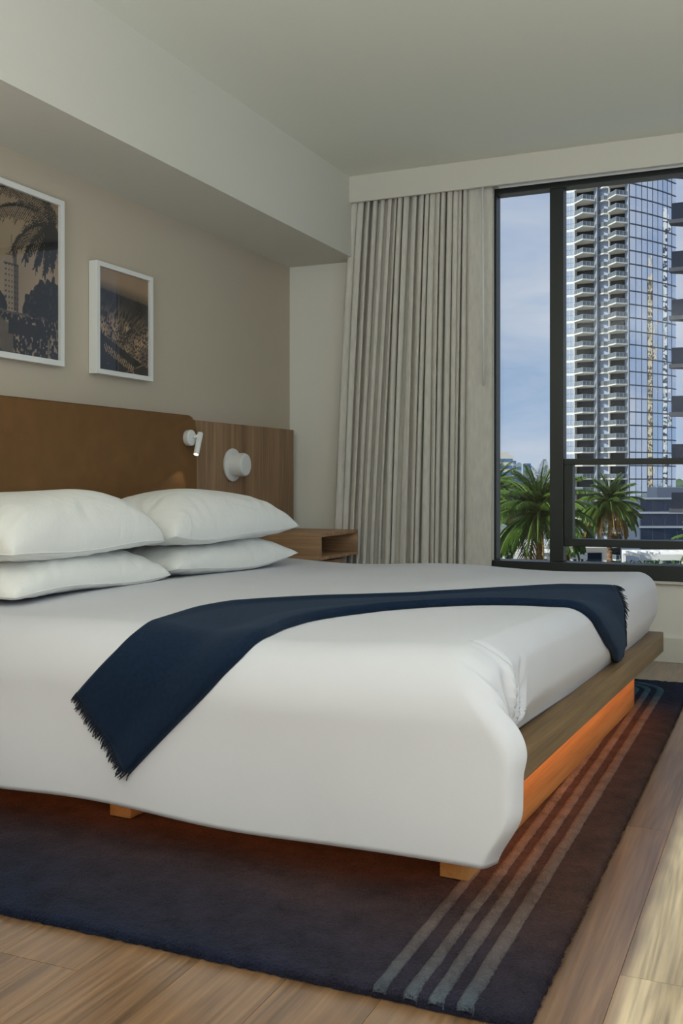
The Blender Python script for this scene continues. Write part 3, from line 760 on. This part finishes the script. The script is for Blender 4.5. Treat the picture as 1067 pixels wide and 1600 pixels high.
def framed(name, label, y0, y1, z0, z1, depth, bw, img):
    rt = tag(empty(name, (XL, (y0+y1)/2, (z0+z1)/2)), label, 'picture')
    hy, hz = (y1-y0)/2, (z1-z0)/2
    # white frame: four mitred bars in one ring
    mb = MB(); b_ = mb.bm
    for (a0, a1, c0, c1) in ((-hy, hy, hz-bw, hz), (-hy, hy, -hz, -hz+bw), (-hy, -hy+bw, -hz+bw, hz-bw), (hy-bw, hy, -hz+bw, hz-bw)):
        mb.box(.002, depth, a0, a1, c0, c1)
    bmesh.ops.remove_doubles(b_, verts=b_.verts, dist=1e-5)
    mb.build('frame', M['white_paint'], rt)
    nu, nv = img.shape[:2]; iy, iz = hy-bw, hz-bw; xp = depth-.014
    mb = MB(); mb.grid([[(xp, -iy+2*iy*i/(nu-1), -iz+2*iz*j/(nv-1)) for j in range(nv)] for i in range(nu)])
    o = mb.build('print', print_mat(name+'_ink'), rt, recalc=False)
    at = o.data.color_attributes.new('ink', 'FLOAT_COLOR', 'POINT'); s = np.clip(img.reshape(-1, 3), 0, 255)/255
    lc = np.where(s <= .04045, s/12.92, ((s+.055)/1.055)**2.4); rgba = np.c_[lc, np.ones(len(lc))]
    at.data.foreach_set('color', rgba.astype(np.float32).ravel())
    MB().box(xp+.004, xp+.006, -iy, iy, -iz, iz).build('glazing', M['picture_glass'], rt)
    MB().box(.003, .008, -iy, iy, -iz, iz).build('backing', M['white_paint'], rt)
    return rt
framed('framed_photograph', 'larger white-framed sepia street photograph of a tower and palms', 2.77, 3.285, 1.376, 2.041, .035, .022, raster_street(150, 190))
framed('framed_photograph', 'smaller white-framed dark aerial city photograph, hung above the reading lamp', 3.482, 3.892, 1.370, 1.845, .045, .020, raster_aerial(120, 130))

# ------------------------------------------------------------------ city outside, in metres from the window (r to the right, f away)
def W(r, f, z): return RIGHT*r + FWD*f + Vector((0, 0, z))
def site(name, r, f, z, label, cat, group=None, rz=0):
    return tag(empty(name, W(r, f, z), YAW+rz), label, cat, group)
ZG = -20.0
M['slab'] = plain('balcony_concrete', (226, 222, 214), .8)
M['slab_dark'] = plain('shaded_concrete', (58, 62, 72), .7)  # the dark block's shade is put into this concrete colour
M['rail_dark'] = plain('dark_rail_glass', (34, 42, 56), .2, .3)
M['tower_white'] = plain('tower_white', (222, 222, 220), .7)
M['pillar_grey'] = plain('tower_pillar', (150, 156, 166), .6)
M['core'] = plain('tower_core', (92, 94, 98), .8)
M['room_glass'] = facade_glass('balcony_window', (36, 38, 42), .3, .15)
M['rail_glass'] = plain('rail_glass', (104, 116, 124), .25, 0)
M['white_glass'] = facade_glass('pale_window', (178, 188, 204), .2, .2)
M['blue_glass'] = facade_glass('curtain_wall_glass', (222, 228, 238), .95, .03, .10, .30)
M['band'] = plain('floor_band', (84, 95, 114), .5)
M['navy_glass'] = facade_glass('shaded_window', (40, 54, 76), .6, .08)
M['hazy_ground'] = plain('ground_haze', (118, 128, 122), .95, noise=.25, nscale=.05)  # distance haze put into the ground colour
M['deck'] = plain('roof_deck', (168, 162, 152), .9, noise=.1, nscale=.5)
M['pergola'] = plain('pergola_white', (236, 236, 234), .6)
M['beige'] = plain('beige_concrete', (214, 196, 166), .8)
M['dark_win'] = plain('dark_windows', (26, 26, 28), .3)
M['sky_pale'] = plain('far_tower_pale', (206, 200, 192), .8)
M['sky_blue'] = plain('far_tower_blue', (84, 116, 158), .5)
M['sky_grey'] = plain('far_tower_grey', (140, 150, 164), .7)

struct(MB().box(-2500, 3000, 20, 4200, ZG-1, ZG).build('ground', M['hazy_ground'])).rotation_euler = (0, 0, YAW)
struct(MB().box(-75, 90, 24, 108, -8.6, -8.0).build('terrace', M['deck'])).rotation_euler = (0, 0, YAW)

# -- the balcony tower
KR, KF = 64.0, 226.0
E1 = Vector((.87, -.493, 0)); E1.normalize(); NN = Vector((-.493, -.87, 0)); NN.normalize()
tw = site('balcony_tower', KR, KF, ZG, 'tall pale balcony tower with a mirrored glass side, seen beyond the window', 'building')
FH, NF = 3.0, 33
def fpt(s, p, z): v = -E1*s + NN*p; return (v.x, v.y, z)      # s runs left from the corner, p outwards
def fbox(mb, s0, s1, p0, p1, z0, z1):
    return mb.hexa([fpt(s1,p0,z0), fpt(s0,p0,z0), fpt(s0,p1,z0), fpt(s1,p1,z0), fpt(s1,p0,z1), fpt(s0,p0,z1), fpt(s0,p1,z1), fpt(s1,p1,z1)])
HT = FH*NF
mb = MB(); fbox(mb, -.2, 15.3, -12, -2.2, 0, HT); mb.build('core', M['core'], tw)
def pillar(s0, s1, p0, p1, mat):
    mb = MB(); fbox(mb, s0, s1, p0, p1, 0, HT); return mb.build('pillar', M[mat], tw)
pillar(7.25, 7.95, -2.4, -.2, 'pillar_grey'); pillar(.05, .85, -2.4, .1, 'pillar_grey')
pillar(4.60, 4.78, -2.4, -.9, 'tower_white'); pillar(12.35, 12.5, -2.4, -.1, 'tower_white')
def first(mb, name, mat, par=tw): return mb.build(name, M[mat], par)
# one floor of each kind is built, then copied up the tower
def ledge(s1, s0, pl_, pm, pr_, th, mid=.57):
    sm = s1+(s0-s1)*mid
    return [fpt(s, p, 0)[:2] for s, p in ((s1, -2.4), (s1, pl_), (sm, pm), (s0, pr_), (s0, -2.4))]
def balcony(s1, s0, pl_, pm, pr_, th=.30):
    poly = ledge(s1, s0, pl_, pm, pr_, th)
    b_ = MB().prism(poly, 0, th).build('balcony', M['slab'], tw)
    mg, mh = MB(), MB()
    for (x0, y0), (x1, y1), n in ((poly[1], poly[2], 5), (poly[2], poly[3], 3)):
        d = Vector((x1-x0, y1-y0)); ln = d.length; d /= ln; o_ = Vector((d.y, -d.x)); w_ = .05
        def bar(mbx, t0, t1, z0, z1, off, wd):
            a = Vector((x0, y0))+d*t0-o_*off; c = Vector((x0, y0))+d*t1-o_*off; i_ = -o_*wd
            mbx.hexa([(*a, z0), (*c, z0), (*(c+i_), z0), (*(a+i_), z0), (*a, z1), (*c, z1), (*(c+i_), z1), (*(a+i_), z1)])
        bar(mg, .05, ln-.05, th+.08, 1.22, .12, .04); bar(mh, 0, ln, 1.22, 1.30, .08, .08)
        for k in range(n+1): bar(mh, (ln-.08)*k/n, (ln-.08)*k/n+.08, th, 1.22, .06, .06)
    g_ = mg.build('railing', M['rail_glass'], b_); h_ = mh.build('handrail', M['pillar_grey'], b_)
    return b_, (g_, h_)
b1, R1 = balcony(12.45, 7.6, .0, 2.7, .3)
b2, R2 = balcony(4.75, .3, .0, 2.7, .3)
b3, R3 = balcony(7.2, 4.8, -1.6, -.6, -1.4)
mb = MB(); fbox(mb, 7.95, 12.35, -2.25, -2.05, .25, 2.9); g1 = first(mb, 'balcony_window', 'room_glass')
mb = MB(); fbox(mb, .85, 4.6, -2.25, -2.05, .25, 2.9); g2 = first(mb, 'balcony_window', 'room_glass')
mb = MB(); fbox(mb, 4.8, 7.2, -2.3, -2.1, .3, 2.6); fbox(mb, 4.8, 7.2, -2.3, -2.0, 2.6, 3.0); g3 = first(mb, 'recess_wall', 'white_glass')
# side strip of pale windows at the far left of the facade
mb = MB()
for q in range(4):
    s0 = 12.5+q*.72; fbox(mb, s0+.04, s0+.68, -.32, -.2, .5, 1.55); fbox(mb, s0+.04, s0+.68, -.32, -.2, 1.63, 2.85)
g4 = first(mb, 'pale_window_strip', 'white_glass')
mb = MB(); fbox(mb, 12.45, 15.4, -2.4, -.3, 0, HT); mb.build('side_wall', M['tower_white'], tw)
# mirrored curtain wall: a gently convex run of panes going right
cw = []; th = math.atan2(.52, .85); x, y = .15, .25
NSEG = 9
for k in range(NSEG+1):
    cw.append((x, y)); a = th+R(1.6)*k; x += math.cos(a)*1.95; y += math.sin(a)*1.95
panes = []
for k in range(NSEG):
    (x0, y0), (x1, y1) = cw[k], cw[k+1]
    mb = MB(); nx, ny = (y1-y0), -(x1-x0); ln = math.hypot(nx, ny); nx, ny = nx/ln*.06, ny/ln*.06
    mb.hexa([(x0+nx,y0+ny,.28),(x1+nx,y1+ny,.28),(x1,y1,.28),(x0,y0,.28),(x0+nx,y0+ny,2.98),(x1+nx,y1+ny,2.98),(x1,y1,2.98),(x0,y0,2.98)])
    bmesh.ops.translate(mb.bm, verts=mb.bm.verts, vec=(-(x0+x1)/2, -(y0+y1)/2, -1.6))
    p_ = mb.build('glass_pane', M['blue_glass'], tw); p_.location = ((x0+x1)/2, (y0+y1)/2, 1.6); panes.append(p_)
mb = MB(); mb.prism(cw+[(cw[-1][0]-3, cw[-1][1]+14), (-2, 12)], 0, HT); mb.build('glass_wing', M['band'], tw)
mb = MB()
for k in range(NSEG):
    (x0, y0), (x1, y1) = cw[k], cw[k+1]; nx, ny = (y1-y0), -(x1-x0); ln = math.hypot(nx, ny); nx, ny = nx/ln*.22, ny/ln*.22
    mb.hexa([(x0+nx,y0+ny,0),(x1+nx,y1+ny,0),(x1,y1,0),(x0,y0,0),(x0+nx,y0+ny,.16),(x1+nx,y1+ny,.16),(x1,y1,.16),(x0,y0,.16)])
    for q in (.0,):
        xm, ym = x0+(x1-x0)*q, y0+(y1-y0)*q; mx_, my_ = (x1-x0)/ln*.03, (y1-y0)/ln*.03
        mb.hexa([(xm+nx*.6,ym+ny*.6,.2),(xm+mx_+nx*.6,ym+my_+ny*.6,.2),(xm+mx_,ym+my_,.2),(xm,ym,.2),(xm+nx*.6,ym+ny*.6,3),(xm+mx_+nx*.6,ym+my_+ny*.6,3),(xm+mx_,ym+my_,3),(xm,ym,3)])
band = mb.build('mullion_band', M['band'], tw)
erd = random.Random(21)
for k in range(1, NF):
    z = k*FH
    for b_, rs in ((b1, R1), (b2, R2), (b3, R3)):
        nb = inst(b_, tw, (0, 0, z))
        for r_ in rs: inst(r_, nb)
    for g_ in (g1, g2, g3, g4): inst(g_, tw, (0, 0, z))
    inst(band, tw, (0, 0, z))
    if 4 <= k:
        for p_ in panes:
            inst(p_, tw, p_.location+Vector((0, 0, z)), (erd.uniform(-.004, .004), erd.uniform(-.004, .004), erd.uniform(-.007, .007)))

# -- beige tower off to the right, mirrored in that glass
bt = site('beige_tower', 262, 231, ZG, 'beige tower with dark windows, mirrored in the glass tower side', 'building')
MB().box(0, 14, -9, 7, 0, 104).box(2, 12, -2, 5, 104, 114).build('walls', M['beige'], bt)
mb = MB()
for k in range(33):
    for q in range(6): mb.box(-.1, 0, -8.4+q*2.6, -6.8+q*2.6, 2+k*3.05, 3.9+k*3.05)
tag(mb.build('windows', M['dark_win'], bt), kind='stuff')
wt = site('white_tower', 250, 268, ZG, 'white ribbed tower mirrored in the far part of the glass side', 'building')
MB().box(0, 14, -6, 6, 0, 128).build('walls', M['tower_white'], wt)
mb = MB()
for k in range(40): mb.box(-.1, 0, -5.6, 5.6, 1.2+k*3.1, 2.5+k*3.1)
tag(mb.build('windows', M['navy_glass'], wt), kind='stuff')

# -- dark neighbour at the right edge with projecting balcony slabs
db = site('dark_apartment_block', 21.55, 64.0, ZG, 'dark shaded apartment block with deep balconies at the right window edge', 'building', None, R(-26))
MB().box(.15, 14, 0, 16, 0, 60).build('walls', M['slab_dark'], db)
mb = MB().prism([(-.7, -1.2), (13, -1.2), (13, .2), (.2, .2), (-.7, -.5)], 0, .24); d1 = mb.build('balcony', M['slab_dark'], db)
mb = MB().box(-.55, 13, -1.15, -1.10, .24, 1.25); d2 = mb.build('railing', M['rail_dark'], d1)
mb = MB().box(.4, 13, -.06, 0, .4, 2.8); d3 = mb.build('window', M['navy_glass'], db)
for k in range(1, 20):
    q = inst(d1, db, (0, 0, 3*k+.9)); inst(d2, q); inst(d3, db, (0, 0, 3*k+.9))

# -- low glassy podium between the tower and the dark block, curved balconies at the tower foot
pd = site('glass_podium', 62, 206, ZG, 'low dark glass podium with planted ledges at the tower foot', 'building')
MB().box(-1.5, 16, 0, 14, 0, 17.2).build('walls', M['band'], pd)
for k in range(6):
    MB().box(-1.8, 16.3, -.5, .1, 2.9*k+2.5, 2.9*k+2.85).build('ledge', M['pillar_grey'], pd)
    for q in range(7):
        MB().box(-1.3+q*2.5, .95+q*2.5, -.12, 0, 2.9*k+.2, 2.9*k+2.4).build('window', M['navy_glass'], pd)
MB().box(3, 12, 3, 10, 17.2, 19.4).build('roof_pavilion', M['band'], pd)

# -- far skyline
def far(name, label, r, f, w_, h0, h1, mat, top=None):
    s_ = site(name, r, f, ZG, label, 'building')
    mb = MB().box(-w_/2, w_/2, 0, w_*.8, 0, h1-ZG)
    if top: mb.box(-w_/2*top, w_/2*top, 0, w_*.5, h1-ZG, h1-ZG+w_*.18)
    mb.build('walls', M[mat], s_)
    nfl = max(3, int((h1+6)/9))
    mb = MB()
    for k in range(nfl):
        z = -ZG-2+(h1+2)*k/nfl
        mb.box(-w_/2*.9, w_/2*.9, -.6, 0, z, z+(h1+2)/nfl*.45)
    tag(mb.build('window_bands', M['sky_blue'] if mat != 'sky_blue' else M['sky_grey'], s_), kind='stuff')
    return s_
def at(px, f): return (px-533.5)/F_PX*f
def hz(py, f): return EYE+(HOR-py)/F_PX*f
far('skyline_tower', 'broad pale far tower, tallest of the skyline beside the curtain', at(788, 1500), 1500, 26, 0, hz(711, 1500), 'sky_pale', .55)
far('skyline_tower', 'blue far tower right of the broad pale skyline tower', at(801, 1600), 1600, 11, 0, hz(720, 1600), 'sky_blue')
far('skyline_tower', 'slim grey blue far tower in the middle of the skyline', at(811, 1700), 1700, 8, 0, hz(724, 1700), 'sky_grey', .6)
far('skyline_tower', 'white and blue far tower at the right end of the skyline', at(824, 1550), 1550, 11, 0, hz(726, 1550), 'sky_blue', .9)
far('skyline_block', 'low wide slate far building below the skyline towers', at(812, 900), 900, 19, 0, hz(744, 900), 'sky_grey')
# distant tree belt
M['leaf_far'] = plain('far_trees', (70, 92, 72), .9, noise=.3, nscale=.2)
mb = MB(); trd = random.Random(31)
for k in range(700):
    f = trd.uniform(350, 1300); px = trd.uniform(-300, 1500); r = at(px, f); s_ = trd.uniform(4, 9)
    bmesh.ops.create_icosphere(mb.bm, subdivisions=1, radius=s_, matrix=Matrix.Translation((r, f, ZG+trd.uniform(6, 15))) @ Matrix.Diagonal((1.3, 1.3, trd.uniform(.7, 1.3), 1)))
tb = mb.build('treeline', M['leaf_far']); tb.rotation_euler = (0, 0, YAW); tag(tb, 'hazy belt of distant trees between the far towers and the terrace', 'trees', kind='stuff')

# -- low white building and pergolas on the terrace
lw = site('terrace_house', at(792, 88), 88, -8, 'low white terrace building with dark windows behind the left palm', 'building')
MB().box(-1.5, 9, 0, 7, 0, 3.1).build('walls', M['tower_white'], lw)
MB().box(-1.8, 9.3, -.8, 7, 3.1, 3.4).build('roof', M['pergola'], lw)
for q in range(4): MB().box(-.2+q*2.2, 1.6+q*2.2, -.08, 0, .9, 2.6).build('window', M['navy_glass'], lw)
def pergola(label, r0, r1, f, ztop):
    s_ = site('pergola', r0, f, -8, label, 'pergola'); h = ztop+8; w_ = r1-r0
    MB().box(0, w_, 0, .16, h-.34, h, .02).build('beam', M['pergola'], s_)
    MB().box(0, w_, 3.4, 3.56, h-.34, h, .02).build('beam', M['pergola'], s_)
    for q in np.linspace(.08, w_-.08, 9): MB().box(q-.05, q+.05, .16, 3.4, h-.20, h-.02).build('slat', M['pergola'], s_)
    for qx in (.1, w_/2, w_-.1):
        for qy in (.08, 3.48): MB().box(qx-.09, qx+.09, qy-.08, qy+.08, 0, h-.34).build('post', M['pergola'], s_)
pergola('white slatted pergola on the terrace beneath the left palm', at(799, 56), at(918, 56), 56, hz(864, 56))
pergola('white slatted pergola on the terrace at the right window edge', at(1000, 54), at(1130, 54), 54, hz(866, 54))

# -- palms
M['frond'] = plain('palm_frond', (82, 108, 42), .5, spec=.4, noise=.35, nscale=1.5)
M['frond_old'] = plain('old_palm_frond', (140, 112, 52), .7, noise=.3, nscale=1.5)
M['trunk'] = plain('palm_trunk', (134, 104, 78), .9, bump=.8, bscale=9, noise=.35, nscale=6)
prd = random.Random(17)
def frond_mesh(name, mat, elev, ln, droop, seed):
    r_ = random.Random(seed); mb = MB(); x, z, a = 0, 0, elev; sp = []; n = 26
    for k in range(n+1):
        sp.append((x, z, a)); x += math.cos(a)*ln/n; z += math.sin(a)*ln/n; a -= droop/n*(.4+1.2*k/n)
    mb.tube([(p[0], 0, p[1]) for p in sp], [.035*(1-.85*k/n) for k in range(n+1)], 4, False)
    for k in range(3, n+1):
        for h in (0, .33, .67):
            if k+h > n: continue
            t = (k+h)/n; i = min(n-1, int(k+h)); g = k+h-i
            px_ = sp[i][0]*(1-g)+sp[i+1][0]*g; pz = sp[i][1]*(1-g)+sp[i+1][1]*g; an = sp[i][2]
            l_ = ln*.24*(math.sin(math.pi*min(1, .18+.80*t))**.7)
            for s in (-1, 1):
                sw = R(38)+R(14)*t+r_.uniform(-.12, .12); dz = -.35-.25*t+r_.uniform(-.12, .12); l2 = l_*r_.uniform(.85, 1.1)
                dx, dy = math.cos(an)*math.cos(sw), s*math.sin(sw)
                ex, ey, ez = px_+dx*l2, dy*l2, pz+(math.sin(an)*math.cos(sw)+dz*.7)*l2
                mx_, my_, mz = px_+dx*l2*.5, dy*l2*.5, pz+(math.sin(an)*math.cos(sw)+.05)*l2*.5
                b_ = .034*ln/2.4
                mb.quad((px_-b_*.5, 0, pz), (mx_-b_, my_, mz), (ex, ey, ez), (mx_+b_, my_, mz))
    return mb.build(name, M[mat], None, recalc=False)
protos = {}
def palm(label, r, f, zc, ln, trunk_r, n, zb=-8.0):
    s_ = site('palm_tree', r, f, zb, label, 'palm', 'palm trees on the terrace'); H_ = zc-zb
    mb = MB(); nn = int(H_/.16)
    mb.tube([(.04*math.sin(k*.2), 0, H_*k/nn) for k in range(nn+1)], [trunk_r*(1.12 if k % 2 else .92)*(1.25-.3*k/nn) for k in range(nn+1)], 10)
    mb.build('trunk', M['trunk'], s_)
    mb = MB(); bmesh.ops.create_icosphere(mb.bm, subdivisions=2, radius=trunk_r*1.7, matrix=Matrix.Translation((0, 0, H_)) @ Matrix.Diagonal((1, 1, 1.7, 1))); mb.build('crown_heart', M['frond_old'], s_)
    for k in range(n):
        t = k/(n-1); el = R(80)-R(118)*t+R(prd.uniform(-6, 6)); cls = int(round(math.degrees(el)/14))
        old = t > .93
        key = (cls, old)
        if key not in protos:
            p_ = frond_mesh('frond', 'frond_old' if old else 'frond', R(cls*14), 1.0, (.62+.55*math.cos(R(cls*14))), 100+cls)
            p_.parent = s_; protos[key] = p_; q = p_
            q.location = (0, 0, H_+trunk_r*.8*(1-t)); q.rotation_euler = (0, 0, k*2.39996)
        else: q = inst(protos[key], s_, (0, 0, H_+trunk_r*.8*(1-t)), (0, 0, k*2.39996))
        sc_ = ln*(.82+.25*t+prd.uniform(-.08, .08)); q.scale = (sc_, sc_, sc_)
palm('large green palm with drooping fronds, left of the dark window mullion', at(842, 52), 52, hz(802, 52), 3.3, .15, 76)
palm('smaller palm with a slim ringed trunk, right of the dark window mullion', at(953, 74), 74, hz(788, 74), 2.75, .17, 76)
palm('palm whose frond tips show at the extreme right edge of the window', at(1108, 52), 52, hz(848, 52), 2.0, .15, 40)
palm('palm half hidden by the curtain behind the large left palm', at(772, 60), 60, hz(765, 60), 2.3, .15, 40)

# low hedge along the terrace edge
M['hedge'] = plain('hedge_leaf', (64, 92, 42), .8, noise=.4, nscale=3)
mb = MB(); hrd = random.Random(41)
for k in range(2600):
    px = hrd.uniform(770, 1090); f = hrd.uniform(48, 52); c = Vector((at(px, f), f, hz(889, 50)+hrd.uniform(-.25, .28)))
    a, b_ = hrd.uniform(0, 6.3), hrd.uniform(-.8, .8); d = Vector((math.cos(a)*math.cos(b_), math.sin(a)*math.cos(b_), math.sin(b_)))*.14; n = d.cross(Vector((0, 0, 1))).normalized()*.05
    mb.quad(c-d, c+n, c+d, c-n)
for k in range(6): mb.box(at(770+k*55, 50), at(822+k*55, 50), 49.3, 50.6, -8, hz(888, 50))
hd = mb.build('hedge', M['hedge'], recalc=False); hd.rotation_euler = (0, 0, YAW); tag(hd, 'low clipped green hedge along the terrace beyond the window sill', 'hedge', kind='stuff')
